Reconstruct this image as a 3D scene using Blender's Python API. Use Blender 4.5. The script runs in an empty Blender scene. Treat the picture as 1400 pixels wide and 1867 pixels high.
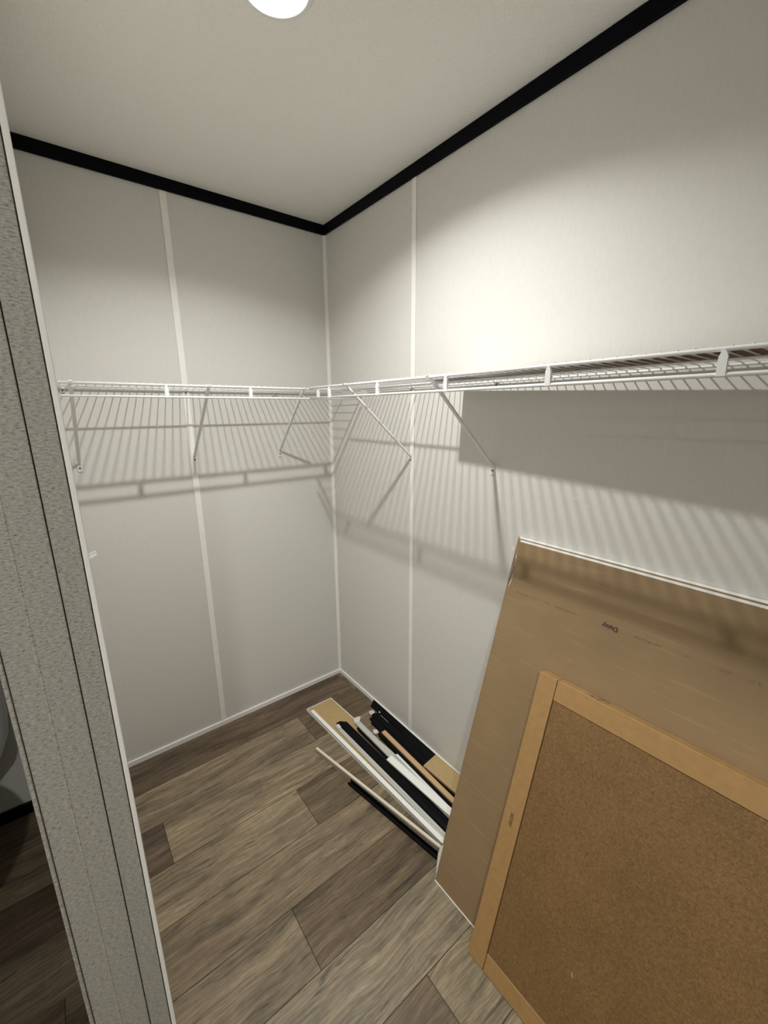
import bpy, bmesh, math, random
from mathutils import Vector, Matrix, Euler

random.seed(7)
S = bpy.context.scene
COL = S.collection

# ------------------------------------------------------------------ camera
cam_d = bpy.data.cameras.new('camera')
cam = bpy.data.objects.new('camera', cam_d)
COL.objects.link(cam)
cam_d.sensor_fit = 'VERTICAL'
cam_d.sensor_height = 36.0
cam_d.lens = 755.196 / 1867.0 * 36.0
cam_d.clip_start = 0.01
cam.location = (-1.17418, -1.95828, 1.57470)
cam.rotation_euler = (math.radians(76.2475), math.radians(0.43463), math.radians(-38.04808))
S.camera = cam

# ------------------------------------------------------------------ world, exposure, lamp strengths
world = bpy.data.worlds.new('world')
S.world = world
world.use_nodes = True
world.node_tree.nodes['Background'].inputs[0].default_value = (0.5, 0.5, 0.5, 1)
world.node_tree.nodes['Background'].inputs[1].default_value = 0.02
S.view_settings.view_transform = 'Standard'
S.view_settings.look = 'None'
S.view_settings.gamma = 1.0
S.view_settings.use_curve_mapping = False
S.view_settings.exposure = 0.0
LAMP_CLOSET = 13.2      # watts
LAMP_HALL_NEAR = 14.5
LAMP_HALL_FAR = 7.0
LAMP_COLOR = (1.0, 1.0, 0.965, 1)

# ------------------------------------------------------------------ materials
def new_mat(name):
    m = bpy.data.materials.new(name)
    m.use_nodes = True
    nt = m.node_tree
    b = nt.nodes['Principled BSDF']
    return m, nt, b

def N(nt, kind, **kw):
    n = nt.nodes.new(kind)
    for k, v in kw.items():
        setattr(n, k, v)
    return n

def plain(name, col, rough=0.5, noise=0.0, scale=60.0, bump=0.0, bscale=200.0, stretch=(1, 1, 1), metal=0.0, spec=0.5):
    """colour with slight procedural grain and fine relief"""
    m, nt, b = new_mat(name)
    b.inputs['Roughness'].default_value = rough
    b.inputs['Metallic'].default_value = metal
    b.inputs['Specular IOR Level'].default_value = spec
    tc = N(nt, 'ShaderNodeTexCoord')
    mp = N(nt, 'ShaderNodeMapping')
    mp.inputs['Scale'].default_value = stretch
    nt.links.new(tc.outputs['Object'], mp.inputs['Vector'])
    nz = N(nt, 'ShaderNodeTexNoise')
    nz.inputs['Scale'].default_value = scale
    nz.inputs['Detail'].default_value = 6
    nz.inputs['Roughness'].default_value = 0.65
    nt.links.new(mp.outputs[0], nz.inputs['Vector'])
    rmp = N(nt, 'ShaderNodeMapRange')
    rmp.inputs['From Min'].default_value = 0.25
    rmp.inputs['From Max'].default_value = 0.75
    rmp.inputs['To Min'].default_value = 1 - noise
    rmp.inputs['To Max'].default_value = 1 + noise
    nt.links.new(nz.outputs['Fac'], rmp.inputs['Value'])
    mx = N(nt, 'ShaderNodeVectorMath', operation='SCALE')
    mx.inputs[0].default_value = col
    nt.links.new(rmp.outputs[0], mx.inputs['Scale'])
    nt.links.new(mx.outputs[0], b.inputs['Base Color'])
    if bump > 0:
        bz = N(nt, 'ShaderNodeTexNoise')
        bz.inputs['Scale'].default_value = bscale
        bz.inputs['Detail'].default_value = 4
        nt.links.new(mp.outputs[0], bz.inputs['Vector'])
        bp = N(nt, 'ShaderNodeBump')
        bp.inputs['Strength'].default_value = bump
        bp.inputs['Distance'].default_value = 0.002
        nt.links.new(bz.outputs['Fac'], bp.inputs['Height'])
        nt.links.new(bp.outputs[0], b.inputs['Normal'])
    return m

M = {}
M['wall'] = plain('vinyl_wall', (0.715, 0.700, 0.660), 0.55, 0.035, 35, 0.12, 420, (3, 3, 1))
M['ceiling'] = plain('stippled_ceiling', (0.86, 0.845, 0.795), 0.8, 0.04, 160, 0.9, 170)
M['batten'] = plain('cream_batten', (0.93, 0.92, 0.87), 0.4, 0.02, 40)
M['baseboard'] = plain('white_baseboard', (0.92, 0.91, 0.88), 0.4, 0.02, 40)
M['black_trim'] = plain('black_trim', (0.003, 0.003, 0.005), 0.5, 0.2, 60, spec=0.07)
M['black_strip'] = plain('black_vinyl', (0.004, 0.004, 0.005), 0.42, 0.25, 80, 0.05, 300, spec=0.09)
M['nail'] = plain('nail', (0.12, 0.11, 0.09), 0.5)
M['filler'] = plain('filler', (0.85, 0.85, 0.82), 0.8, 0.05, 300)
M['white_wire'] = plain('white_coated_wire', (0.90, 0.91, 0.91), 0.32, 0.02, 80)
M['white_plastic'] = plain('white_plastic', (0.82, 0.82, 0.80), 0.35, 0.02, 90)
M['grey_plastic'] = plain('grey_white_vinyl', (0.56, 0.56, 0.52), 0.4, 0.05, 60, stretch=(1, 1, 1))
M['screw'] = plain('screw_steel', (0.20, 0.20, 0.20), 0.35, 0.1, 200, metal=0.8)
M['paper_torn'] = plain('torn_paper', (0.72, 0.69, 0.65), 0.8, 0.12, 180, 0.3, 150)
M['white_edge'] = plain('white_foil_edge', (0.93, 0.92, 0.89), 0.35, 0.03, 80)
M['mdf_tan'] = plain('tan_fibreboard', (0.47, 0.33, 0.155), 0.65, 0.10, 90, 0.05, 300)
M['mdf_strip'] = plain('tan_wood_strip', (0.60, 0.40, 0.21), 0.6, 0.12, 60, stretch=(6, 0.6, 6))
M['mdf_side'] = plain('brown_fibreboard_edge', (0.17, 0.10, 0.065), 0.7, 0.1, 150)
M['beige_plastic'] = plain('beige_plastic', (0.36, 0.31, 0.23), 0.3, 0.12, 60)
M['beige_lip'] = plain('beige_lip', (0.74, 0.68, 0.56), 0.4, 0.04, 60)
M['porcelain'] = plain('porcelain', (0.72, 0.74, 0.74), 0.12, 0.01, 20)
M['hall_wall'] = plain('hall_wall', (0.75, 0.73, 0.68), 0.6, 0.03, 40, 0.1, 400)
M['ink'] = plain('ink', (0.035, 0.022, 0.012), 0.8, 0.2, 500)
M['faded_ink'] = plain('faded_ink', (0.165, 0.115, 0.06), 0.85, 0.25, 400)
M['white_gypsum'] = plain('white_gypsum_edge', (0.92, 0.91, 0.89), 0.6, 0.05, 120, 0.1, 250)
M['rail'] = plain('fibreboard_rail', (0.40, 0.235, 0.093), 0.5, 0.13, 45, 0.05, 260)
M['fleck'] = plain('pale_fleck', (0.75, 0.66, 0.50), 0.7)

def paper_mat():
    m, nt, b = new_mat('brown_backing_paper')
    b.inputs['Roughness'].default_value = 0.75
    tc = N(nt, 'ShaderNodeTexCoord')
    n1 = N(nt, 'ShaderNodeTexNoise'); n1.inputs['Scale'].default_value = 5; n1.inputs['Detail'].default_value = 5
    mp = N(nt, 'ShaderNodeMapping'); mp.inputs['Scale'].default_value = (6, 90, 1)
    mp.inputs['Rotation'].default_value = (0, 0, 0.12)
    n2 = N(nt, 'ShaderNodeTexNoise'); n2.inputs['Scale'].default_value = 1; n2.inputs['Detail'].default_value = 6
    n3 = N(nt, 'ShaderNodeTexNoise'); n3.inputs['Scale'].default_value = 420; n3.inputs['Detail'].default_value = 3
    nt.links.new(tc.outputs['Object'], n1.inputs['Vector'])
    nt.links.new(tc.outputs['Object'], mp.inputs['Vector'])
    nt.links.new(mp.outputs[0], n2.inputs['Vector'])
    nt.links.new(tc.outputs['Object'], n3.inputs['Vector'])
    r1 = N(nt, 'ShaderNodeMapRange'); r1.inputs[1].default_value = .3; r1.inputs[2].default_value = .7; r1.inputs[3].default_value = .9; r1.inputs[4].default_value = 1.1
    r2 = N(nt, 'ShaderNodeMapRange'); r2.inputs[1].default_value = .55; r2.inputs[2].default_value = .78; r2.inputs[3].default_value = 1.0; r2.inputs[4].default_value = 1.25
    r3 = N(nt, 'ShaderNodeMapRange'); r3.inputs[1].default_value = .3; r3.inputs[2].default_value = .7; r3.inputs[3].default_value = .93; r3.inputs[4].default_value = 1.07
    nt.links.new(n1.outputs['Fac'], r1.inputs[0]); nt.links.new(n2.outputs['Fac'], r2.inputs[0]); nt.links.new(n3.outputs['Fac'], r3.inputs[0])
    m1 = N(nt, 'ShaderNodeMath', operation='MULTIPLY'); m2 = N(nt, 'ShaderNodeMath', operation='MULTIPLY')
    nt.links.new(r1.outputs[0], m1.inputs[0]); nt.links.new(r2.outputs[0], m1.inputs[1])
    nt.links.new(m1.outputs[0], m2.inputs[0]); nt.links.new(r3.outputs[0], m2.inputs[1])
    sc = N(nt, 'ShaderNodeVectorMath', operation='SCALE'); sc.inputs[0].default_value = (0.270, 0.182, 0.093)
    nt.links.new(m2.outputs[0], sc.inputs['Scale'])
    nt.links.new(sc.outputs[0], b.inputs['Base Color'])
    return m
M['paper'] = paper_mat()

def fibre_mat():
    m, nt, b = new_mat('flecked_fibreboard')
    b.inputs['Roughness'].default_value = 0.6
    tc = N(nt, 'ShaderNodeTexCoord')
    n1 = N(nt, 'ShaderNodeTexNoise'); n1.inputs['Scale'].default_value = 210; n1.inputs['Detail'].default_value = 5; n1.inputs['Distortion'].default_value = 1.2
    n2 = N(nt, 'ShaderNodeTexNoise'); n2.inputs['Scale'].default_value = 7; n2.inputs['Detail'].default_value = 4
    nt.links.new(tc.outputs['Object'], n1.inputs['Vector']); nt.links.new(tc.outputs['Object'], n2.inputs['Vector'])
    cr = N(nt, 'ShaderNodeValToRGB')
    e = cr.color_ramp.elements
    e[0].position = .30; e[0].color = (0.150, 0.080, 0.027, 1)
    e[1].position = .72; e[1].color = (0.30, 0.172, 0.068, 1)
    x = cr.color_ramp.elements.new(.5); x.color = (0.212, 0.117, 0.043, 1)
    nt.links.new(n1.outputs['Fac'], cr.inputs[0])
    r2 = N(nt, 'ShaderNodeMapRange'); r2.inputs[1].default_value = .3; r2.inputs[2].default_value = .7; r2.inputs[3].default_value = .92; r2.inputs[4].default_value = 1.08
    nt.links.new(n2.outputs['Fac'], r2.inputs[0])
    sc = N(nt, 'ShaderNodeVectorMath', operation='SCALE')
    nt.links.new(cr.outputs[0], sc.inputs[0]); nt.links.new(r2.outputs[0], sc.inputs['Scale'])
    nt.links.new(sc.outputs[0], b.inputs['Base Color'])
    bp = N(nt, 'ShaderNodeBump'); bp.inputs['Strength'].default_value = .08; bp.inputs['Distance'].default_value = .001
    nt.links.new(n1.outputs['Fac'], bp.inputs['Height']); nt.links.new(bp.outputs[0], b.inputs['Normal'])
    return m
M['fibre'] = fibre_mat()

def jamb_mat():
    m, nt, b = new_mat('woven_grey_wrap')
    b.inputs['Roughness'].default_value = 0.7
    tc = N(nt, 'ShaderNodeTexCoord')
    mp = N(nt, 'ShaderNodeMapping'); mp.inputs['Scale'].default_value = (1.0, 1.0, 3.0)
    nt.links.new(tc.outputs['Object'], mp.inputs['Vector'])
    n1 = N(nt, 'ShaderNodeTexNoise'); n1.inputs['Scale'].default_value = 200; n1.inputs['Detail'].default_value = 5; n1.inputs['Roughness'].default_value = .8
    nt.links.new(mp.outputs[0], n1.inputs['Vector'])
    cr = N(nt, 'ShaderNodeValToRGB')
    e = cr.color_ramp.elements
    e[0].position = .32; e[0].color = (0.075, 0.072, 0.058, 1)
    e[1].position = .72; e[1].color = (0.60, 0.58, 0.515, 1)
    x = cr.color_ramp.elements.new(.46); x.color = (0.335, 0.325, 0.282, 1)
    nt.links.new(n1.outputs['Fac'], cr.inputs[0])
    # sparse dark specks
    v = N(nt, 'ShaderNodeTexNoise'); v.inputs['Scale'].default_value = 480; v.inputs['Detail'].default_value = 2
    nt.links.new(tc.outputs['Object'], v.inputs['Vector'])
    r = N(nt, 'ShaderNodeMapRange'); r.inputs[1].default_value = .66; r.inputs[2].default_value = .72; r.inputs[3].default_value = 1.0; r.inputs[4].default_value = .45
    nt.links.new(v.outputs['Fac'], r.inputs[0])
    sc = N(nt, 'ShaderNodeVectorMath', operation='SCALE')
    nt.links.new(cr.outputs[0], sc.inputs[0]); nt.links.new(r.outputs[0], sc.inputs['Scale'])
    nt.links.new(sc.outputs[0], b.inputs['Base Color'])
    bp = N(nt, 'ShaderNodeBump'); bp.inputs['Strength'].default_value = .25; bp.inputs['Distance'].default_value = .001
    nt.links.new(n1.outputs['Fac'], bp.inputs['Height']); nt.links.new(bp.outputs[0], b.inputs['Normal'])
    return m
M['jamb'] = jamb_mat()

def wood_mat():
    """plank vinyl: the tone of each plank comes from its own object colour"""
    m, nt, b = new_mat('wood_plank')
    b.inputs['Roughness'].default_value = 0.42
    b.inputs['Specular IOR Level'].default_value = 0.4
    tc = N(nt, 'ShaderNodeTexCoord'); oi = N(nt, 'ShaderNodeObjectInfo')
    rs = N(nt, 'ShaderNodeMath', operation='MULTIPLY'); rs.inputs[1].default_value = 37.0
    nt.links.new(oi.outputs['Random'], rs.inputs[0])
    cx = N(nt, 'ShaderNodeCombineXYZ')
    nt.links.new(rs.outputs[0], cx.inputs[0]); nt.links.new(rs.outputs[0], cx.inputs[1])
    ad = N(nt, 'ShaderNodeVectorMath', operation='ADD')
    nt.links.new(tc.outputs['Object'], ad.inputs[0]); nt.links.new(cx.outputs[0], ad.inputs[1])
    # gentle wander of the grain
    wn = N(nt, 'ShaderNodeTexNoise'); wn.inputs['Scale'].default_value = 3.0; wn.inputs['Detail'].default_value = 2
    nt.links.new(ad.outputs[0], wn.inputs['Vector'])
    ws = N(nt, 'ShaderNodeVectorMath', operation='SCALE'); ws.inputs['Scale'].default_value = 0.07
    nt.links.new(wn.outputs['Color'], ws.inputs[0])
    a2 = N(nt, 'ShaderNodeVectorMath', operation='ADD')
    nt.links.new(ad.outputs[0], a2.inputs[0]); nt.links.new(ws.outputs[0], a2.inputs[1])
    def noise(scale, detail, rough, dist=0.0):
        mp = N(nt, 'ShaderNodeMapping'); mp.inputs['Scale'].default_value = scale
        nt.links.new(a2.outputs[0], mp.inputs['Vector'])
        n = N(nt, 'ShaderNodeTexNoise'); n.inputs['Scale'].default_value = 1; n.inputs['Detail'].default_value = detail
        n.inputs['Roughness'].default_value = rough; n.inputs['Distortion'].default_value = dist
        nt.links.new(mp.outputs[0], n.inputs['Vector'])
        return n
    def rng(n, a, bb, c, d):
        r = N(nt, 'ShaderNodeMapRange')
        for i, v in enumerate((a, bb, c, d)): r.inputs[i + 1].default_value = v
        nt.links.new(n.outputs['Fac'], r.inputs[0])
        return r
    broad = rng(noise((1.5, 13, 1), 5, .6, .8), .3, .7, .54, 1.32)
    streak = rng(noise((4.5, 60, 1), 6, .7, .4), .34, .68, .66, 1.24)
    fine = rng(noise((20, 380, 1), 4, .75), .3, .7, .70, 1.24)
    streak2 = rng(noise((8, 150, 1), 4, .7, .2), .34, .66, .72, 1.22)
    dark = rng(noise((3.4, 34, 1), 4, .6, 1.8), .57, .70, 1.0, .42)
    pore = rng(noise((30, 420, 1), 2, .5), .62, .75, 1.0, .72)
    cross = rng(noise((60, 5, 1), 3, .6), .35, .65, .96, 1.04)
    cur = broad.outputs[0]
    for r in (streak, streak2, fine, dark, pore, cross):
        mm = N(nt, 'ShaderNodeMath', operation='MULTIPLY')
        nt.links.new(cur, mm.inputs[0]); nt.links.new(r.outputs[0], mm.inputs[1])
        cur = mm.outputs[0]
    sc = N(nt, 'ShaderNodeVectorMath', operation='SCALE')
    nt.links.new(oi.outputs['Color'], sc.inputs[0]); nt.links.new(cur, sc.inputs['Scale'])
    # warm / grey drift of the print
    hn = noise((1.1, 9, 1), 3, .5)
    hr = rng(hn, .35, .68, 0, 1)
    mxc = N(nt, 'ShaderNodeMix', data_type='RGBA', blend_type='MULTIPLY')
    mxc.inputs['B'].default_value = (0.98, 1.01, 1.02, 1)
    nt.links.new(hr.outputs[0], mxc.inputs['Factor']); nt.links.new(sc.outputs[0], mxc.inputs['A'])
    nt.links.new(mxc.outputs['Result'], b.inputs['Base Color'])
    bp = N(nt, 'ShaderNodeBump'); bp.inputs['Strength'].default_value = .12; bp.inputs['Distance'].default_value = .0006
    nt.links.new(cur, bp.inputs['Height']); nt.links.new(bp.outputs[0], b.inputs['Normal'])
    return m
M['wood'] = wood_mat()
M['joint'] = plain('plank_joint', (0.05, 0.04, 0.03), 0.8)

def emit_mat(name, strength):
    m = bpy.data.materials.new(name)
    m.use_nodes = True
    nt = m.node_tree
    nt.nodes.clear()
    o = nt.nodes.new('ShaderNodeOutputMaterial'); e = nt.nodes.new('ShaderNodeEmission')
    e.inputs[0].default_value = LAMP_COLOR; e.inputs[1].default_value = strength
    nt.links.new(e.outputs[0], o.inputs[0])
    return m

# ------------------------------------------------------------------ helpers
def add_box(bm, x0, x1, y0, y1, z0, z1, bevel=0.0):
    x0, x1 = sorted((x0, x1)); y0, y1 = sorted((y0, y1)); z0, z1 = sorted((z0, z1))
    vs = [bm.verts.new(p) for p in ((x0, y0, z0), (x1, y0, z0), (x1, y1, z0), (x0, y1, z0), (x0, y0, z1), (x1, y0, z1), (x1, y1, z1), (x0, y1, z1))]
    fs = [bm.faces.new([vs[i] for i in f]) for f in ((3, 2, 1, 0), (4, 5, 6, 7), (0, 1, 5, 4), (1, 2, 6, 5), (2, 3, 7, 6), (3, 0, 4, 7))]
    if bevel > 0:
        es = {e for f in fs for e in f.edges}
        bmesh.ops.bevel(bm, geom=list(es), offset=bevel, segments=1, affect='EDGES', profile=.5)

def add_tube(bm, a, b, r, n=8, r2=None):
    a, b = Vector(a), Vector(b)
    d = (b - a).normalized()
    u = d.orthogonal().normalized(); v = d.cross(u)
    r2 = r if r2 is None else r2
    A = [bm.verts.new(a + (u * math.cos(t) + v * math.sin(t)) * r) for t in (2 * math.pi * i / n for i in range(n))]
    B = [bm.verts.new(b + (u * math.cos(t) + v * math.sin(t)) * r2) for t in (2 * math.pi * i / n for i in range(n))]
    for i in range(n):
        f = bm.faces.new((A[i], A[(i + 1) % n], B[(i + 1) % n], B[i])); f.smooth = True
    bm.faces.new(list(reversed(A))); bm.faces.new(B)

def add_prism(bm, pts, a, b, up=(0, 0, 1), skew_b=None, skew_a=None):
    """extrude a profile (u to the right of travel, w up) from a to b; skew_x(u,w) shifts an end along the run"""
    a, b = Vector(a), Vector(b)
    d = (b - a).normalized()
    up = Vector(up); right = d.cross(up).normalized(); upn = right.cross(d)
    A = [bm.verts.new(a + right * u + upn * w + d * (skew_a(u, w) if skew_a else 0)) for u, w in pts]
    B = [bm.verts.new(b + right * u + upn * w + d * (skew_b(u, w) if skew_b else 0)) for u, w in pts]
    n = len(pts)
    for i in range(n):
        bm.faces.new((A[i], A[(i + 1) % n], B[(i + 1) % n], B[i]))
    bm.faces.new(list(reversed(A))); bm.faces.new(B)

def add_strut(bm, a, b, side, w, t):
    """flat bar from a to b, w wide along side, t thick"""
    a, b, side = Vector(a), Vector(b), Vector(side).normalized()
    d = (b - a).normalized(); nrm = d.cross(side).normalized()
    vs = []
    for p in (a, b):
        for s, q in ((-1, -1), (1, -1), (1, 1), (-1, 1)):
            vs.append(bm.verts.new(p + side * (s * w / 2) + nrm * (q * t / 2)))
    for f in ((3, 2, 1, 0), (4, 5, 6, 7), (0, 1, 5, 4), (1, 2, 6, 5), (2, 3, 7, 6), (3, 0, 4, 7)):
        bm.faces.new([vs[i] for i in f])

def link_mesh(name, bm, mat, parent=None, smooth=None):
    bmesh.ops.recalc_face_normals(bm, faces=bm.faces)
    me = bpy.data.meshes.new(name)
    bm.to_mesh(me); bm.free()
    me.materials.append(mat)
    o = bpy.data.objects.new(name, me)
    COL.objects.link(o)
    if parent: o.parent = parent
    return o

def box(name, mat, x0, x1, y0, y1, z0, z1, bevel=0.0, parent=None):
    bm = bmesh.new(); add_box(bm, x0, x1, y0, y1, z0, z1, bevel)
    return link_mesh(name, bm, mat, parent)

def empty(name, mat=None, loc=(0, 0, 0)):
    o = bpy.data.objects.new(name, None)
    o.empty_display_size = .05
    COL.objects.link(o)
    if mat is not None: o.matrix_world = mat
    else: o.location = loc
    return o

def tag(o, label=None, cat=None, group=None, kind=None):
    for k, v in (('label', label), ('category', cat), ('group', group), ('kind', kind)):
        if v: o[k] = v
    return o

def struct(o, label, cat):
    return tag(o, label, cat, kind='structure')

def blob(name, mat, c, s, parent, seed, rot=(0, 0, 0)):
    """a crumpled scrap: a low sphere pushed about into facets"""
    rnd = random.Random(seed)
    bm = bmesh.new()
    bmesh.ops.create_icosphere(bm, subdivisions=2, radius=1.0)
    R = Euler(rot).to_matrix()
    for v in bm.verts:
        k = 0.72 + rnd.random() * 0.55
        v.co = R @ Vector((v.co.x * s[0] * k, v.co.y * s[1] * k, max(v.co.z, -.6) * s[2] * k)) + Vector(c)
    return link_mesh(name, bm, mat, parent)

def text_mesh(name, body, size, mtx, mat, parent, spacing=1.0, sx=1.0):
    cu = bpy.data.curves.new(name, 'FONT')
    cu.body = body; cu.size = size; cu.space_character = spacing
    cu.align_x = 'CENTER'; cu.align_y = 'CENTER'; cu.extrude = 0.00008; cu.offset = size * .018; cu.resolution_u = 2
    t = bpy.data.objects.new(name + '_curve', cu)
    COL.objects.link(t)
    dg = bpy.context.evaluated_depsgraph_get()
    me = bpy.data.meshes.new_from_object(t.evaluated_get(dg))
    bpy.data.objects.remove(t); bpy.data.curves.remove(cu)
    me.materials.clear(); me.materials.append(mat)
    o = bpy.data.objects.new(name, me)
    COL.objects.link(o)
    o.parent = parent
    o.matrix_local = mtx @ Matrix.Scale(sx, 4, (1, 0, 0))
    return o

H = 2.44
XW = -1.165            # closet face of the entry wall
XH = -1.259            # hall face of the entry wall
YE = -1.40             # end of the entry wall (the jamb)

# ------------------------------------------------------------------ structure: shell
fl = box('floor', M['joint'], -3.3, 0.1, -4.1, 0.1, -0.08, -0.0042)
struct(fl, 'brown wood-look plank floor running from the closet into the dark side room', 'floor')
DARK = (0.165, 0.116, 0.069); MID = (0.232, 0.172, 0.109); LIGHT = (0.290, 0.221, 0.141)
GREY = (0.285, 0.228, 0.150); BROWN = (0.180, 0.130, 0.078); PALE = (0.325, 0.256, 0.162); RED = (0.160, 0.110, 0.072)
rows = [  # joint position, tones from the plank right of the joint going left
    (-0.030 + 0, (MID, RED, MID)), (-0.388, (DARK, LIGHT, MID)), (-1.072, (LIGHT, RED, MID)), (-0.592, (BROWN, LIGHT, MID)),
    (-0.170, (MID, MID, DARK)), (-0.802, (DARK, LIGHT, MID)), (-0.240, (GREY, GREY, MID)), (-0.569, (PALE, BROWN, MID)),
    (-0.95, (GREY, MID, LIGHT)), (-0.35, (MID, DARK, LIGHT)), (-0.7, (LIGHT, MID, GREY)), (-0.2, (MID, LIGHT, DARK)),
    (-0.9, (DARK, GREY, MID)), (-0.5, (LIGHT, MID, MID)), (-0.1, (MID, DARK, GREY)), (-0.8, (BROWN, LIGHT, MID))]
PW, PL, G = 0.195, 1.22, 0.0008
plank_meshes = {}
for k, (j, tones) in enumerate(rows):
    y1 = -PW * k; y0 = y1 - PW
    x = j
    while x < -0.0: x += PL
    xs = []
    while x > -2.55:
        xs.append(x); x -= PL
    for xr in xs:
        xl = xr - PL
        a, b_ = xl, min(xr, 0.0)
        if b_ - a < .02: continue
        key = round(b_ - a, 4)
        if key not in plank_meshes:
            bm = bmesh.new(); add_box(bm, G, b_ - a - G, G, PW - G, -0.004, 0.0, 0.0004)
            bmesh.ops.recalc_face_normals(bm, faces=bm.faces)
            me = bpy.data.meshes.new('plank'); bm.to_mesh(me); bm.free(); me.materials.append(M['wood'])
            plank_meshes[key] = me
        p = bpy.data.objects.new('plank', plank_meshes[key])
        COL.objects.link(p); p.parent = fl
        p.location = (a, y0, 0)
        i = int(round((j - xr) / PL)) + 1
        t = tones[min(max(i, 0), 2)]
        p.color = (*t, 1)

LAMPS = [(-.668, -.953, LAMP_CLOSET, 'round glowing recessed ceiling light above the closet'),
         (-1.65, -2.60, LAMP_HALL_NEAR, 'round recessed ceiling light of the hall just outside the doorway'),
         (-2.35, -2.78, LAMP_HALL_FAR, 'round recessed ceiling light farther along the hall')]
LR = .066
bm = bmesh.new()
edges = []
q = [bm.verts.new(p) for p in ((-3.3, -4.1, H), (.1, -4.1, H), (.1, .1, H), (-3.3, .1, H))]
edges += [bm.edges.new((q[i], q[(i + 1) % 4])) for i in range(4)]
for lx, ly, ls, ll in LAMPS:
    q = [bm.verts.new((lx + (LR + .004) * math.cos(6.28319 * i / 32), ly + (LR + .004) * math.sin(6.28319 * i / 32), H)) for i in range(32)]
    edges += [bm.edges.new((q[i], q[(i + 1) % 32])) for i in range(32)]
bmesh.ops.triangle_fill(bm, use_beauty=True, edges=edges)
ex = bmesh.ops.extrude_face_region(bm, geom=list(bm.faces))
bmesh.ops.translate(bm, verts=[g for g in ex['geom'] if isinstance(g, bmesh.types.BMVert)], vec=(0, 0, .06))
c = link_mesh('ceiling', bm, M['ceiling'])
struct(c, 'pale stippled ceiling', 'ceiling')
w = box('wall_left', M['hall_wall'], XH, 0, 0.004, 0.1, 0, H)
struct(w, 'greige vinyl wall behind the short wire shelf, left of the corner', 'wall')
wr = box('wall_right', M['hall_wall'], 0.004, 0.1, -4.0, 0.1, 0, H)
struct(wr, 'greige vinyl wall behind the long wire shelf, right of the corner', 'wall')
for xa, xb in ((XW, -.7105), (-.7095, 0)):
    box('wall_panel', M['wall'], xa, xb, 0, .004, 0, H, 0, w)
for ya, yb in ((0.004, -.6505), (-.6515, -1.8705), (-1.8715, -3.0905), (-3.0915, -4.0)):
    box('wall_panel', M['wall'], 0, .004, ya, yb, 0, H, 0, wr)
for (y, z, r) in ((-1.093, 1.167, .0032), (-1.363, 1.318, .004), (-1.372, 1.322, .0025), (-1.407, 1.304, .0035), (-1.17, 1.114, .006)):
    bm = bmesh.new()
    n = 7
    rnd = random.Random(int(-y * 1000))
    ring = [bm.verts.new((-0.0006, y + math.cos(6.283 * i / n) * r * rnd.uniform(.6, 1.4), z + math.sin(6.283 * i / n) * r * rnd.uniform(.6, 1.4))) for i in range(n)]
    back = [bm.verts.new((0.001, v.co.y * 1.0, v.co.z)) for v in ring]
    bm.faces.new(ring)
    for i in range(n): bm.faces.new((ring[i], back[i], back[(i + 1) % n], ring[(i + 1) % n]))
    link_mesh('filler_spot', bm, M['filler'], wr)
we = bmesh.new()
add_box(we, XH, XW, YE + .012, 0, 0, H)
add_box(we, XH, XW, -2.75, YE - .004, 2.085, H)
add_box(we, XH, XW, -4.0, -2.75, 0, H)
struct(link_mesh('wall_entry', we, M['hall_wall']), 'wall with the doorway opening, edge-on at the left', 'wall')
struct(box('wall_back', M['wall'], XW, 0, -4.1, -4.0, 0, H), 'end wall of the closet behind the camera', 'wall')
struct(box('wall_far', M['hall_wall'], -3.2, XH, 0, 0.1, 0, H), 'dim wall of the dark side room, left of the jamb', 'wall')
struct(box('wall_hall', M['hall_wall'], -3.3, -3.2, -4.1, 0.1, 0, H), 'outer wall of the hall', 'wall')
struct(box('wall_hall_back', M['hall_wall'], -3.2, XH, -4.1, -4.0, 0, H), 'rear wall of the hall behind the camera', 'wall')
wb = bmesh.new()
add_box(wb, -3.2, -2.10, YE - .05, YE + .04, 0, H)
add_box(wb, -2.10, XH, YE - .05, YE + .04, 2.085, H)
struct(link_mesh('wall_side_room', wb, M['hall_wall']), 'wall between the hall and the dark side room', 'wall')
dr = box('added_door_1', M['batten'], -2.10, -1.62, YE - .022, YE + .014, 0.008, 2.08, .002)  # added out of view to block hall light from the side room
struct(dr, 'unseen sliding door added mostly shut to keep the side room dark', 'door')

# jamb faces: two wrapped boards with a groove between, ridge, cream edge beads
def jamb_strip(name, x0, x1, y0, y1, mat, label, cat='trim', bevel=.0006):
    return struct(box(name, mat, x0, x1, y0, y1, 0, H, bevel), label, cat)
jamb_strip('trim_1', -1.1714, -1.1952, YE, YE + .0115, M['jamb'], 'narrow grey speckled strip on the jamb end, right of its groove')
jl = jamb_strip('trim_2', -1.1964, -1.2545, YE, YE + .0115, M['jamb'], 'wide grey speckled strip on the jamb end, left of its groove')
bm = bmesh.new(); add_prism(bm, [(-.0013, 0), (0, .0006), (.0013, 0), (0, -.0005)], (-1.2275, YE, 0.01), (-1.2275, YE, H - .01), up=(0, -1, 0))
link_mesh('wrap_ridge', bm, M['jamb'], jl)
bm = bmesh.new()
for (x, z) in ((-1.185, 1.497), (-1.188, 1.43), (-1.178, 1.30), (-1.181, 1.05), (-1.205, 1.17), (-1.236, 1.21), (-1.215, 1.08)):
    add_tube(bm, (x, YE + .002, z), (x, YE - .0003, z), .0007, 6)
link_mesh('dark_fleck', bm, M['nail'], jl)
bm = bmesh.new(); add_box(bm, XW + .0004, -1.1702, YE - .0030, YE + .02, 0, H, .0008)
struct(link_mesh('trim_3', bm, M['batten']), 'cream edge bead along the closet side of the jamb', 'trim')
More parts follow.
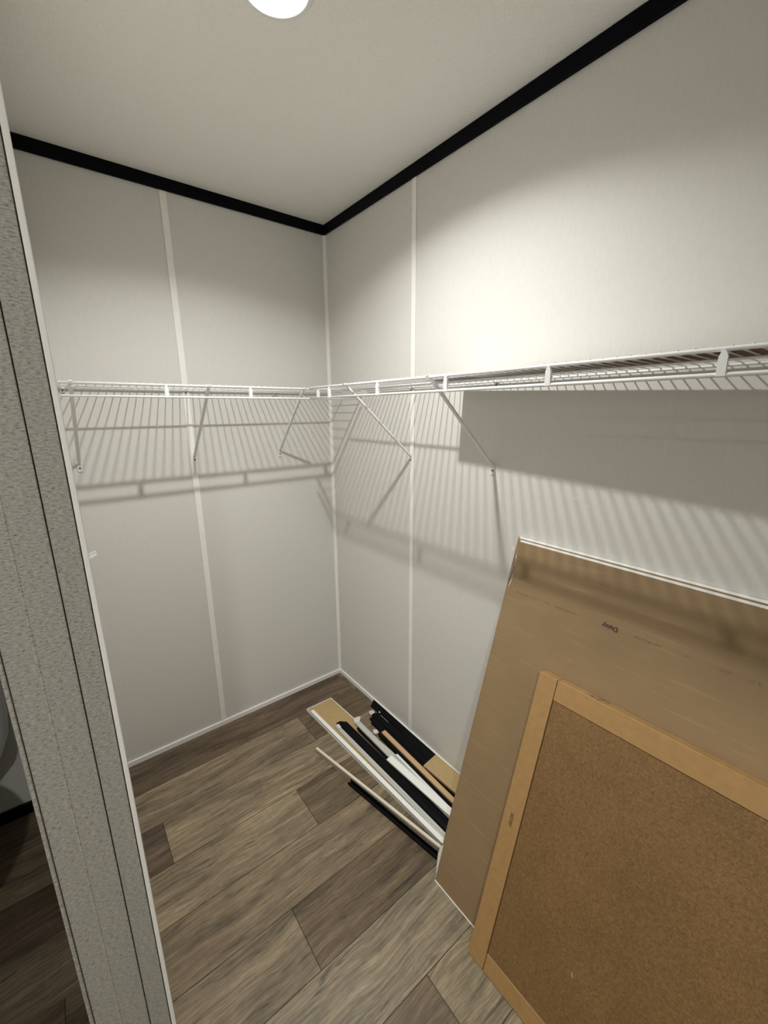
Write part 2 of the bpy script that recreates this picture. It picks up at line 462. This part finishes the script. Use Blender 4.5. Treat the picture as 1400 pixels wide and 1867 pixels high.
bm = bmesh.new(); add_box(bm, -1.2552, XH - .0005, YE - .0022, YE + .02, 0, H, .0008)
struct(link_mesh('trim_4', bm, M['jamb']), 'thin grey edge bead along the dark-room side of the jamb', 'trim')

# baseboards
def base(name, x0, x1, y0, y1, label, mat='baseboard', h=.026):
    return struct(box(name, M[mat], x0, x1, y0, y1, 0, h, .0015), label, 'baseboard')
base('baseboard_left', XW, -.0, -.008, 0, 'thin white base strip under the left wall')
base('baseboard_right', -.008, 0, -3.98, -.008, 'thin white base strip under the right wall')
base('baseboard_far', -3.2, XH, -.012, 0, 'black base strip in the dark side room', 'black_strip', .05)

# crown strips, battens, corner trim
struct(box('trim_5', M['black_trim'], XW, 0, -.011, 0, 2.3975, H, .0015), 'black crown strip along the top of the left wall', 'trim')
struct(box('trim_6', M['black_trim'], -.011, 0, -3.98, -.011, 2.3975, H, .0015), 'black crown strip along the top of the right wall', 'trim')
b1 = struct(box('trim_7', M['batten'], -.7225, -.6975, -.004, 0, .026, 2.3975, .0012), 'cream vertical batten on the left wall', 'trim')
b2 = struct(box('trim_8', M['batten'], -.004, 0, -.6625, -.6395, .026, 2.3975, .0012), 'cream vertical batten on the right wall', 'trim')
for i, y in enumerate((-1.871, -3.091)):
    struct(box('trim_%d' % (10 + i), M['batten'], -.004, 0, y - .0115, y + .0115, .026, 2.3975, .0012), 'cream vertical batten on the right wall, ' + ('behind the leaning panels' if i == 0 else 'behind the camera'), 'trim')
bm = bmesh.new()
add_prism(bm, [(0, 0), (-.013, 0), (-.013, .003), (-.004, .0045), (-.003, .013), (0, .013)], (0, 0, .026), (0, 0, 2.3975), up=(0, -1, 0))
struct(link_mesh('trim_9', bm, M['batten']), 'cream cove trim in the corner where the walls meet', 'trim')
bm = bmesh.new()
for i, z in enumerate((.2, .42, .75, 1.02, 1.2, 1.42, 1.56, 1.9, 2.1, 2.33)):
    add_tube(bm, (-.71 + (.004 if i % 2 else -.005), -.003, z), (-.71 + (.004 if i % 2 else -.005), -.0045, z), .0011, 6)
link_mesh('nail_head', bm, M['nail'], b1)['kind'] = 'stuff'
bm = bmesh.new()
for i, z in enumerate((.3, .6, .9, 1.15, 1.34, 1.9, 2.15, 2.3)):
    add_tube(bm, (-.003, -.651 + (.003 if i % 2 else -.004), z), (-.0045, -.651 + (.003 if i % 2 else -.004), z), .0011, 6)
link_mesh('nail_head', bm, M['nail'], b2)['kind'] = 'stuff'

# ------------------------------------------------------------------ ceiling lights
def ceiling_light(x, y, strength, label, spread, core, r=LR):
    t = tag(empty('ceiling_light', loc=(x, y, H)), label, 'ceiling light')
    n = 40
    def lathe(name, prof, mat, closed):
        bm = bmesh.new()
        rings = [[bm.verts.new((pr * math.cos(6.28319 * i / n), pr * math.sin(6.28319 * i / n), pz)) for i in range(n)] for pr, pz in prof]
        for a in range(len(prof) if closed else len(prof) - 1):
            A, B = rings[a], rings[(a + 1) % len(prof)]
            for i in range(n):
                f = bm.faces.new((A[i], A[(i + 1) % n], B[(i + 1) % n], B[i])); f.smooth = True
        return link_mesh(name, bm, mat, t)
    lathe('bezel', [(r, .002), (r + .001, -.0025), (r + .006, -.004), (r + .013, -.003), (r + .016, -.0005), (r + .016, 0), (r + .003, .0)], M['white_plastic'], True)
    k = max(core + .004, r - .034)
    lathe('reflector', [(r, .002), (r * .7 + k * .3, .010), (r * .3 + k * .7, .018), (k, RECESS), (.0, RECESS + .002)], M['reflector'], False)
    bm = bmesh.new()
    add_tube(bm, (0, 0, RECESS - .004), (0, 0, RECESS - .001), core, 32)
    link_mesh('lens', bm, emit_mat('lamp', 170.0), t)
    ld = bpy.data.lights.new('downlight_beam', 'AREA')
    ld.shape = 'DISK'; ld.size = core * 2; ld.energy = strength; ld.color = LAMP_COLOR[:3]
    ld.spread = math.radians(spread)
    lo = bpy.data.objects.new('downlight_beam', ld)
    COL.objects.link(lo); lo.parent = t
    lo.location = (0, 0, RECESS - .0045)
    return t
RECESS = .024
M['reflector'] = plain('white_reflector', (.85, .85, .83), .5)
for (lx, ly, ls, ll), sp, cr in zip(LAMPS, (142, 178, 178), (.022, .048, .022)):
    ceiling_light(lx, ly, ls, ll, sp, cr)

# ------------------------------------------------------------------ wire shelves
ZS = 1.667
def shelf(name, label, length, mtx, post_at, clip_at, brackets, start=0.0):
    """local x along the wall, local -y out from the wall, origin on the wall at shelf height"""
    t = tag(empty(name, mtx), label, 'wire shelf', 'white wire closet shelves')
    D = .305
    def rail(nm, y, z, r, a=0.0, b=length):
        bm = bmesh.new(); add_tube(bm, (a, y, z), (b, y, z), r, 10)
        return link_mesh(nm, bm, M['white_wire'], t)
    rail('back_rail', -.010, -.003, .0032)
    rail('middle_rail', -.150, -.003, .0030)
    rail('front_rail', -D, 0, .0040)
    rail('lip_rail', -D - .001, -.040, .0040, .004, length - .004)
    bm = bmesh.new()
    n = int(length / .0254)
    for i in range(n + 1):
        x = .006 + i * (length - .012) / n
        add_tube(bm, (x, -.006, .0020), (x, -D - .002, .0042), .0016, 6)
    tag(link_mesh('cross_wires', bm, M['white_wire'], t), kind='stuff')
    for x in post_at:
        bm = bmesh.new()
        add_prism(bm, [(-.0065, -.0420), (.0065, -.0420), (.0062, -.012), (.0035, -.004), (0, -.001), (-.0035, -.004), (-.0062, -.012)], (x, -D - .0055, 0), (x, -D + .001, 0))
        link_mesh('lip_post', bm, M['white_wire'], t)
    for x in clip_at:
        bm = bmesh.new()
        add_box(bm, x - .007, x + .007, -.006, 0, -.020, .004, .0015)
        add_tube(bm, (x - .007, -.010, -.003), (x + .007, -.010, -.003), .0052, 8)
        cl = link_mesh('wall_clip', bm, M['white_plastic'], t)
        bm = bmesh.new(); add_tube(bm, (x, -.005, -.013), (x, -.0078, -.013), .0035, 10)
        link_mesh('screw', bm, M['screw'], cl)
    for xt, xf in brackets:
        bm = bmesh.new()
        top = Vector((xt, -.288, -.010)); foot = Vector((xf, -.013, -.275))
        side = (1, 0, 0)
        d = (foot - top).normalized(); nr = d.cross(Vector(side)).normalized()
        add_strut(bm, top, foot, side, .0110, .0022)
        for s in (-1, 1):   # folded flanges of the channel
            o = Vector((s * .0048, 0, 0)) - nr * .0022
            if o.y > 0 or True:
                add_strut(bm, top + o, foot + o, side, .0016, .0050)
        add_strut(bm, top + Vector((0, .003, .001)), (xt, -.300, .0055), side, .011, .0022)
        add_strut(bm, (xt, -.300, .0068), (xt, -.3105, .0042), side, .011, .0018)
        br = link_mesh('support_bracket', bm, M['white_wire'], t)
        bm = bmesh.new()
        add_box(bm, xf - .0085, xf + .0085, -.0035, 0, -.312, -.274, .0012)
        add_strut(bm, foot + Vector((0, .001, .004)), (xf, -.002, -.288), side, .011, .0022)
        fp = link_mesh('foot_plate', bm, M['white_plastic'], br)
        bm = bmesh.new(); add_tube(bm, (xf, -.003, -.296), (xf, -.0062, -.296), .0036, 10)
        link_mesh('screw', bm, M['screw'], br)
    return t
# left shelf: from the entry wall to just short of the right wall
x0 = -1.143
shelf('wire_shelf', 'short white wire shelf on the left wall beyond the jamb', 1.121, Matrix.Translation((x0, 0, ZS)),
      [-.844 - x0, -.545 - x0, -.245 - x0], [-1.128 - x0, -.711 - x0, -.312 - x0],
      [(-1.112 - x0, -1.118 - x0), (-.697 - x0, -.705 - x0), (-.307 - x0, -.304 - x0)])
# right shelf: local x runs towards the camera (-y), local -y points into the room (-x)
mr = Matrix(((0, 1, 0, 0), (-1, 0, 0, -.345), (0, 0, 1, ZS), (0, 0, 0, 1)))
shelf('wire_shelf', 'long white wire shelf on the right wall with the board on it', 2.55, mr,
      [.160, .471, .782, 1.088, 1.394, 1.70, 2.01, 2.32], [.302, .721, 1.65],
      [(.265, .299), (.708, .723), (1.66, 1.665)])

# board lying on the right shelf
a = math.atan2(-.02, 1.2)
mb = Matrix.Translation((-.030, -.922, ZS + .0058)) @ Matrix.Rotation(math.atan2(-.030, -1.0) + math.pi / 2, 4, 'Z')
tb = tag(empty('shelf_board', Matrix.Translation((-.030, -.922, ZS + .0060)) @ Matrix.Rotation(-.030, 4, 'Z')),
         'brown fibreboard strip lying flat on the long right-hand wire shelf', 'board')
bm = bmesh.new(); add_box(bm, -.150, 0, -1.5, 0, 0, .006, .0006)
link_mesh('board_core', bm, M['mdf_side'], tb)
bm = bmesh.new(); add_box(bm, -.149, -.001, -1.499, -.001, .006, .0066)
link_mesh('white_face', bm, M['white_edge'], tb)

# small white tab on the hidden side of the entry wall
t = tag(empty('wall_tab', loc=(XW, -.10, 1.05)), 'small white angled tab sticking out past the jamb, below the short shelf', 'bracket')
bm = bmesh.new(); add_strut(bm, (-.012, 0, -.008), (.045, 0, .0125), (0, 1, 0), .016, .0030)
link_mesh('tab_top', bm, M['white_plastic'], t)
bm = bmesh.new(); add_strut(bm, (-.008, -.007, -.014), (.047, -.007, .005), (0, .25, 1), .015, .0026)
link_mesh('tab_flange', bm, M['white_plastic'], t)

# ------------------------------------------------------------------ toilet in the dark room
t = tag(empty('toilet', loc=(-1.70, -.12, 0)), 'white toilet in the dark side room, at the left edge', 'toilet')
def loft(bm, secs, n=28, p=3.0):
    rings = []
    for (cx, cy, rx, ry, z) in secs:
        ring = []
        for i in range(n):
            th = 2 * math.pi * i / n
            cc, ss = math.cos(th), math.sin(th)
            ring.append(bm.verts.new((cx + rx * math.copysign(abs(cc) ** (2 / p), cc), cy + ry * math.copysign(abs(ss) ** (2 / p), ss), z)))
        rings.append(ring)
    for A, B in zip(rings, rings[1:]):
        for i in range(n):
            f = bm.faces.new((A[i], A[(i + 1) % n], B[(i + 1) % n], B[i])); f.smooth = True
    bm.faces.new(list(reversed(rings[0]))); bm.faces.new(rings[-1])
bm = bmesh.new(); loft(bm, [(0, 0, .11, .06, .335), (0, 0, .165, .085, .345), (0, 0, .205, .095, .39), (0, 0, .232, .10, .46), (0, 0, .241, .103, .54), (0, 0, .242, .103, .66), (0, 0, .238, .10, .72)], p=3.2)
link_mesh('tank', bm, M['porcelain'], t)
bm = bmesh.new(); loft(bm, [(0, 0, .245, .106, .721), (0, 0, .25, .108, .735), (0, 0, .245, .105, .752), (0, 0, .22, .09, .758)], p=3.2)
link_mesh('tank_lid', bm, M['porcelain'], t)
bm = bmesh.new(); loft(bm, [(0, -.30, .10, .22, 0), (0, -.30, .105, .22, .03), (0, -.27, .09, .19, .14), (0, -.30, .13, .24, .25), (0, -.33, .175, .27, .36), (0, -.33, .18, .275, .385)], p=2.2)
link_mesh('bowl', bm, M['porcelain'], t)
bm = bmesh.new(); loft(bm, [(0, -.33, .183, .27, .386), (0, -.33, .186, .275, .395), (0, -.33, .186, .275, .402), (0, -.33, .175, .262, .409)], p=2.2)
link_mesh('seat_lid', bm, M['white_plastic'], t)

# ------------------------------------------------------------------ leaning gypsum sheets
def lean_frame(origin, ang, inplane=0.0):
    """local x = to the right along the wall (-y), local y = up the slope, local z = out into the room"""
    u = Vector((math.sin(ang), 0, math.cos(ang)))
    n = Vector((-math.cos(ang), 0, math.sin(ang)))
    r = Vector((0, -1, 0))
    m = Matrix((r, u, n)).transposed().to_4x4()
    m.translation = Vector(origin)
    return m @ Matrix.Rotation(inplane, 4, 'Z')
ANG = math.atan2(.356, 1.155)
T = .0070
LS = 1.2090
for which in ('front', 'rear'):
    off = 0 if which == 'front' else -(T + .0006)
    org = Vector((-.3760, -1.2040, .0026)) + Vector((-math.cos(ANG), 0, math.sin(ANG))) * off
    if which == 'rear': org.z = .0001; org.x += .0008; org.y += .008; org.x -= .0002
    s = empty('gypsum_panel', lean_frame(org, ANG, 0 if which == 'front' else .002))
    tag(s, 'large brown paper-backed wall panel with printing, leaning on the right wall' if which == 'front'
        else 'rear brown-edged wall panel sandwiched behind the printed one', 'wall panel')
    LS = 1.2085 if which == 'front' else 1.2185
    bm = bmesh.new(); add_box(bm, .0006, 1.75, 0, LS, -T, -.0007, .0004)
    link_mesh('gypsum_core', bm, M['white_gypsum'], s)
    bm = bmesh.new()
    # paper sheet with a slightly ragged left edge
    rnd = random.Random(3 if which == 'front' else 5)
    n = 60
    left = []
    for i in range(n + 1):
        yy = i / n * (LS - .0008)
        xx = rnd.uniform(-.0007, .0007)
        if which == 'front' and 1.055 < yy < 1.15: xx += .004 + .0035 * math.sin((yy - 1.055) / .095 * 3.14)
        left.append((xx, yy))
    F = [bm.verts.new((x, y, 0)) for x, y in left] + [bm.verts.new((1.7505, LS - .0008, 0)), bm.verts.new((1.7505, 0, 0))]
    Bk = [bm.verts.new((v.co.x, v.co.y, -.0007)) for v in F]
    bm.faces.new(F); bm.faces.new(list(reversed(Bk)))
    for i in range(len(F)): bm.faces.new((F[i], F[(i + 1) % len(F)], Bk[(i + 1) % len(F)], Bk[i]))
    link_mesh('backing_paper', bm, M['paper'], s)
    bm = bmesh.new(); add_box(bm, -.0010, .0010, 0, LS - .002, -T, -.0003)
    link_mesh('folded_edge', bm, M['paper'], s)
    bm = bmesh.new(); add_box(bm, .0045, 1.7512, LS - .0058, LS + .0006, -T, .0006, .0003)
    link_mesh('white_top_edge', bm, M['white_gypsum'], s)
    bm = bmesh.new(); add_box(bm, -.0006, 1.75, -.0026 if which == 'front' else -.0001, .0016, -T, .0010, .0003)
    link_mesh('bottom_edge', bm, M['white_gypsum'], s)
    if which == 'front':
        front_sheet = s
        # torn flap of paper on the left edge and a crumpled corner
        bm = bmesh.new()
        V = [bm.verts.new(p) for p in ((.002, 1.150, .0004), (.0065, 1.120, .004), (.004, 1.085, .0065), (-.001, 1.058, .004), (-.003, 1.066, .001), (-.002, 1.11, .0005))]
        W = [bm.verts.new(v.co - Vector((0, 0, .0006))) for v in V]
        bm.faces.new(V); bm.faces.new(list(reversed(W)))
        for i in range(6): bm.faces.new((V[i], V[(i + 1) % 6], W[(i + 1) % 6], W[i]))
        link_mesh('torn_flap', bm, M['paper'], s)
        bm = bmesh.new()
        pts = [(.001, .010, .001), (-.006, .045, .001), (-.0135, .085, -.001), (-.0125, .105, -.002), (-.003, .125, -.001), (.0005, .128, .0008)]
        V = [bm.verts.new(p) for p in pts]; W = [bm.verts.new((p[0], p[1], p[2] - .005)) for p in pts]
        bm.faces.new(V); bm.faces.new(list(reversed(W)))
        for i in range(6): bm.faces.new((V[i], V[(i + 1) % 6], W[(i + 1) % 6], W[i]))
        link_mesh('crumpled_corner', bm, M['paper_torn'], s)
        R180 = Matrix.Rotation(math.pi, 4, 'Z')
        text_mesh('printed_word', 'Daisy', .0185, Matrix.Translation((.3288, 1.043, .0004)) @ R180, M['ink'], s, 1.0)
        # faded, unreadable remains of the printed line: short broken strokes
        bm = bmesh.new()
        rnd = random.Random(11)
        for (xa, xb, dens) in ((.036, .125, .8), (.135, .150, 1), (.165, .234, .9), (.388, .452, 1), (.498, .516, 1), (.565, .60, .8), (.618, .645, .9)):
            x = xa
            while x < xb:
                if rnd.random() < dens:
                    h = rnd.uniform(.003, .0075); y = 1.039 + rnd.uniform(0, .002)
                    add_box(bm, x, x + .0009, y, y + h, .0002, .00042)
                    if rnd.random() < .6:
                        add_box(bm, x, x + rnd.uniform(.0022, .004), y + rnd.uniform(0, h - .001), y + h, .0002, .00042) if rnd.random() < .15 else add_box(bm, x, x + .0035, y + h - .0010, y + h, .0002, .00042)
                x += rnd.uniform(.0038, .0058)
        tag(link_mesh('faded_print', bm, M['faded_ink'], s), kind='stuff')

# ------------------------------------------------------------------ framed fibreboard door blank in front of the sheets
ANG2 = math.atan2(.2765, .8290)
md = lean_frame((-.4372, -1.4035, .0012), ANG2, .0085)
d = tag(empty('door_blank', md), 'brown fibreboard framed door panel leaning in front of the paper-backed sheet', 'cabinet door')
DW, DH, FW, DT = .66, .8738, .0550, .0360
st = box('stile', M['rail'], 0, FW - .0010, 0, DH, -DT, 0, .0008, d)
box('stile', M['rail'], DW - FW + .0006, DW, 0, DH, -DT, 0, .0008, d)
tr = box('top_rail', M['rail'], FW + .0008, DW - FW - .0003, DH - .0585, DH, -DT, -.0004, .0008, d)
box('bottom_rail', M['rail'], FW + .0008, DW - FW - .0003, 0, .0520, -DT, -.0004, .0008, d)
box('centre_panel', M['fibre'], FW + .0016, DW - FW - .0016, .0537, DH - .0602, -.020, -.0022, 0, d)
box('backing_board', M['mdf_side'], FW - .003, DW - FW + .003, .001, DH - .001, -.0280, -.0205, 0, d)
sh = box('bottom_gap_shade', M['mdf_side'], .001, DW - .001, -.0011, .0006, -DT + .001, -.0008, 0, d)  # dark strip put in for the shaded gap under the door blank
text_mesh('stamp', '2027207', .0120, Matrix.Translation((.0262, .436, .0003)) @ Matrix.Rotation(-math.pi / 2 + .03, 4, 'Z'), M['ink'], st, 1.0, .92)
# stamp on the top edge: a ring broken by an S-shaped stroke
bm = bmesh.new()
def ring_pts(cx, cz, rx, rz, a0, a1, n=14):
    return [(cx + rx * math.cos(a0 + (a1 - a0) * i / n), cz + rz * math.sin(a0 + (a1 - a0) * i / n)) for i in range(n + 1)]
def stroke(bm, pts, w, y):
    for (xa, za), (xb, zb) in zip(pts, pts[1:]):
        dx, dz = xb - xa, zb - za
        L = math.hypot(dx, dz) or 1
        nx, nz = -dz / L * w / 2, dx / L * w / 2
        q = [bm.verts.new(p) for p in ((xa + nx, y, za + nz), (xb + nx, y, zb + nz), (xb - nx, y, zb - nz), (xa - nx, y, za - nz))]
        bm.faces.new(q)
cx, cz = .1660, -.0185
stroke(bm, ring_pts(cx, cz, .0240, .0135, 2.0, 3.4) + [(cx - .0205, cz - .0070)], .0014, DH + .0003)
stroke(bm, ring_pts(cx - .0105, cz + .0010, .0100, .0100, 3.1, 1.0) + ring_pts(cx + .0105, cz - .0010, .0100, .0100, 4.1, 6.1), .0024, DH + .0004)
stroke(bm, ring_pts(cx, cz, .0240, .0140, 3.6, 5.2), .0018, DH + .0003)
stroke(bm, ring_pts(cx, cz, .0240, .0140, .5, 1.7), .0009, DH + .0003)
link_mesh('edge_stamp', bm, M['ink'], tr)
bm = bmesh.new(); add_prism(bm, [(0, 0), (.0014, 0), (.0014, .0006), (0, .0006)], (.268, .212, -.0016), (.263, .221, -.0016), up=(0, 0, 1))
link_mesh('pale_fleck', bm, M['fleck'], d)

# ------------------------------------------------------------------ offcuts on the floor
GROUP = None
def strip(name, label, cat, far, near, prof, mat, z, part='body', skew=None):
    """a thing that runs along the floor; prof is (across, up), across positive = towards the room side (-x)"""
    f = Vector((far[0], far[1], z)); e = Vector((near[0], near[1], z))
    t = tag(empty(name, loc=f), label, cat)
    bm = bmesh.new()
    add_prism(bm, prof, (0, 0, 0), e - f, skew_a=skew)
    link_mesh(part, bm, mat, t)
    t['_dir'] = tuple((e - f).normalized()); del t['_dir']
    return t, (e - f)
def rect(w, h, z0=0.0, c=.0006):
    return [(-w / 2 + c, z0), (w / 2 - c, z0), (w / 2, z0 + c), (w / 2, z0 + h - c), (w / 2 - c, z0 + h), (-w / 2 + c, z0 + h), (-w / 2, z0 + h - c), (-w / 2, z0 + c)]
def extra(name, prof, mat, t, run, a=0.0, b=1.0, skew=None):
    bm = bmesh.new(); add_prism(bm, prof, run * a, run * b, skew_a=skew)
    return link_mesh(name, bm, mat, t)

def ext(far, near, y):
    """carry a run on to a given y"""
    k = (y - far[1]) / (near[1] - far[1])
    return (far[0] + (near[0] - far[0]) * k, y)

# black angle lying outermost on the floor
fa, ne = (-.396, -.700), (-.317, -1.157)
t, run = strip('black_angle_strip', 'black angle strip lying outermost on the plank floor', 'trim strip', fa, ext(fa, ne, -1.19),
               [(-.0090, 0), (.0085, 0), (.0085, .0018), (-.0065, .0022), (-.0068, .0165), (-.0090, .0170)], M['black_strip'], .0002, 'angle')
extra('outer_flange', [(.0085, 0), (.0088, .0155), (.0066, .0160), (.0060, .0016)], M['black_strip'], t, run, .0, 1)
# beige channel
fa, ne = (-.4235, -.455), (-.2900, -1.157)
t, run = strip('beige_channel_strip', 'thin beige channel strip with a wire loop at its far end', 'trim strip', fa, ext(fa, ne, -1.19),
               [(-.0060, 0), (.0060, 0), (.0060, .0040), (.0046, .0050), (.0046, .0090), (.0058, .0100), (.0058, .0150), (.0046, .0160), (.0046, .0195), (-.0060, .0195)], M['beige_plastic'], .0002, 'channel')
extra('top_lip', [(-.0060, .0196), (.0050, .0196), (.0050, .0216), (-.0060, .0216)], M['beige_lip'], t, run, 0.004, 1)
extra('side_groove', [(.0047, .0052), (.0053, .0052), (.0053, .0088), (.0047, .0088)], M['mdf_side'], t, run, .01, 1)
bm = bmesh.new()
pp = [(.004 * math.cos(a) , .008 * math.sin(a) + .006, .012 + .007 * math.sin(a * 1.0)) for a in [i * 5.4 / 12 for i in range(13)]]
for q, r in zip(pp, pp[1:]): add_tube(bm, q, r, .0011, 6)
link_mesh('wire_loop', bm, M['beige_plastic'], t)
# tan-backed white plank (a wide casing turned face down)
fa, ne = (-.254, -.186), (-.199, -1.154)
t, run = strip('white_edged_plank', 'wide tan-backed plank with white edges lying under the other strips', 'trim board', fa, ext(fa, ne, -1.19),
               rect(.146, .0095), M['mdf_tan'], .0002, 'tan_back')
extra('white_edge', [(-.0755, 0), (-.0730, 0), (-.0730, .0115), (-.0755, .0120)], M['white_edge'], t, run)
extra('white_edge', [(.0730, 0), (.0755, 0), (.0755, .0120), (.0730, .0115)], M['white_edge'], t, run)
bm = bmesh.new(); add_prism(bm, [(-.0030, 0), (.0, 0), (.0, .0118), (-.0030, .0118)], (-.0752, .0030, 0), (.0752, -.0005, 0))
e_ = link_mesh('white_end', bm, M['white_edge'], t)
# bright white square strip on its left edge
fa, ne = (-.3165, -.220), (-.2685, -1.145)
t, run = strip('white_square_strip', 'bright white square strip on the left edge of the white-edged plank', 'trim strip', fa, ext(fa, ne, -1.19),
               rect(.0178, .0100), M['white_edge'], .0124, 'bar')
extra('grey_side', [(.0089, .0012), (.0094, .0012), (.0094, .0078), (.0089, .0078)], M['grey_plastic'], t, run)
# grooved off-white channel
fa, ne = (-.2675, -.398), (-.2475, -1.130)
t, run = strip('grooved_white_strip', 'off-white grooved strip beside the black pointed trim, torn white end', 'trim strip', fa, ext(fa, ne, -1.19),
               [(-.0105, 0), (.0105, 0), (.0105, .0050), (.0070, .0062), (.0060, .0040), (.0035, .0040), (.0025, .0072), (-.0035, .0078), (-.0045, .0050), (-.0105, .0050)], M['grey_plastic'], .0124, 'channel')
blob('torn_end', M['paper_torn'], (.001, -.006, .007), (.009, .019, .007), t, 4)
# black pointed trim
fa, ne = (-.2400, -.400), (-.2165, -1.118)
t, run = strip('black_pointed_trim', 'wide black trim with a pointed mitred end on the tan plank', 'trim strip', fa, ext(fa, ne, -1.19),
               [(-.0210, 0), (.0210, 0), (.0212, .0030), (.0150, .0105), (.0020, .0145), (-.0190, .0150), (-.0212, .0125)], M['black_strip'], .0124, 'moulding',
               skew=lambda u, w: -.6 * (u + .021) + (.012 if u < -.01 else 0))
# black flat strip between pointed trim and grey strip
fa, ne = (-.1930, -.486), (-.1815, -1.10)
t, run = strip('black_flat_strip', 'black flat strip between the pointed trim and the grey strip', 'trim strip', fa, ext(fa, ne, -1.19),
               rect(.0215, .0075), M['black_strip'], .0124, 'bar')
blob('broken_end', M['black_strip'], (.002, .008, .004), (.010, .014, .005), t, 8)
# grey-white strip with clip
fa, ne = (-.1780, -.432), (-.1755, -1.10)
t, run = strip('grey_white_strip', 'long grey-white strip with a bent scrap on its far end', 'trim strip', fa, ext(fa, ne, -1.19),
               [(-.0130, 0), (.0130, 0), (.0130, .0045), (.0110, .0075), (-.0120, .0080), (-.0130, .0065)], M['grey_plastic'], .0202, 'bar')
bm = bmesh.new()
V = [bm.verts.new(p) for p in ((-.014, -.010, .0095), (.006, -.022, .0105), (.030, .001, .0135), (.022, .012, .0110), (-.004, .018, .0085))]
W = [bm.verts.new(v.co - Vector((0, 0, .0022))) for v in V]
bm.faces.new(V); bm.faces.new(list(reversed(W)))
for i in range(5): bm.faces.new((V[i], V[(i + 1) % 5], W[(i + 1) % 5], W[i]))
link_mesh('bent_scrap', bm, M['paper_torn'], t)
# white block strip on top
fa, ne = (-.1965, -.728), (-.1715, -1.093)
t, run = strip('white_block_strip', 'short bright white block strip lying on top of the pile', 'trim strip', fa, ext(fa, ne, -1.19),
               rect(.0310, .0085, 0, .0008), M['white_edge'], .0284, 'bar')
extra('grey_side', [(.0155, .0010), (.0161, .0010), (.0161, .0070), (.0155, .0070)], M['grey_plastic'], t, run)
# grey wedge
fa, ne = (-.1540, -.728), (-.1590, -1.082)
t, run = strip('pale_grey_slip', 'pale grey slip right of the white block strip', 'trim strip', fa, ext(fa, ne, -1.19),
               rect(.0130, .0150), M['grey_plastic'], .0124, 'bar')
extra('light_top', [(-.0060, .0151), (.0060, .0151), (.0055, .0158), (-.0055, .0158)], M['white_plastic'], t, run, .002, 1)
# thin black strip
fa, ne = (-.1310, -.568), (-.1400, -1.074)
t, run = strip('black_thin_strip', 'thin black strip just left of the tan wood strip', 'trim strip', fa, ext(fa, ne, -1.19),
               rect(.0150, .0085), M['black_strip'], .0124, 'bar')
blob('torn_end', M['paper_torn'], (-.006, .022, .005), (.011, .017, .007), t, 21)
extra('lower_flange', [(-.0040, -.0120), (.0060, -.0120), (.0060, -.0004), (-.0040, -.0004)], M['black_strip'], t, run, 0, .28)
# tan strip
fa, ne = (-.1125, -.578), (-.1205, -1.064)
t, run = strip('tan_wood_strip', 'narrow tan wood strip between two black strips', 'trim strip', fa, ext(fa, ne, -1.19),
               rect(.0215, .0100), M['mdf_strip'], .0182, 'bar')
extra('dark_side', [(-.0111, .0010), (-.0106, .0010), (-.0106, .0080), (-.0111, .0080)], M['mdf_side'], t, run)
# black strips against the wall
fa, ne = (-.0970, -.462), (-.0970, -1.24)
t, run = strip('black_crown_strip', 'black strip with a jagged broken end, under the tan wood strip', 'trim strip', fa, ne,
               [(-.0160, 0), (.0160, 0), (.0160, .0120), (.0080, .0178), (-.0120, .0180), (-.0160, .0130)], M['black_strip'], .0002, 'moulding', skew=lambda u, w: .5 * u + (.01 if w > .01 else 0))
blob('broken_end', M['black_strip'], (.002, .002, .008), (.010, .014, .007), t, 31)
fa, ne = (-.0600, -.442), (-.0590, -1.24)
t, run = strip('black_flat_moulding', 'black flat moulding with a white torn scrap at its far end', 'trim strip', fa, ne,
               [(-.0200, 0), (.0195, 0), (.0195, .0140), (.0060, .0190), (-.0180, .0170), (-.0200, .0100)], M['black_strip'], .0002, 'moulding', skew=lambda u, w: -.35 * u)
blob('torn_end', M['paper_torn'], (-.010, .018, .012), (.013, .016, .009), t, 41, (0, 0, .5))
blob('paper_scrap', M['paper_torn'], (.018, -.012, .020), (.004, .006, .003), t, 43)
extra('thin_ridge', [(-.0110, .0172), (-.0100, .0172), (-.0100, .0192), (-.0110, .0192)], M['grey_plastic'], t, run, .04, .12)
fa, ne = (-.0240, -.366), (-.0245, -1.24)
t, run = strip('black_wall_strip', 'black strip lying tight against the white base strip of the right wall', 'trim strip', fa, ne,
               [(-.0145, 0), (.0145, 0), (.0145, .0110), (.0090, .0130), (-.0100, .0238), (-.0145, .0240)], M['black_strip'], .0002, 'moulding', skew=lambda u, w: .45 * u)
extra('return_flange', [(.0085, .0132), (.0130, .0112), (.0125, .0165), (.0100, .0175)], M['black_strip'], t, run, .09, .30)
# fibreboard plank on top of the black strips
fa, ne = (-.0610, -.853), (-.0530, -1.028)
t, run = strip('fibreboard_plank', 'short wide tan fibreboard plank lying on the black strips by the wall', 'board', fa, ext(fa, ne, -1.19),
               rect(.0860, .0115), M['mdf_tan'], .0245, 'board', skew=lambda u, w: .06 * u)
extra('dark_edge', [(.0430, .0008), (.0437, .0008), (.0437, .0106), (.0430, .0106)], M['mdf_side'], t, run, 0.03, 1)
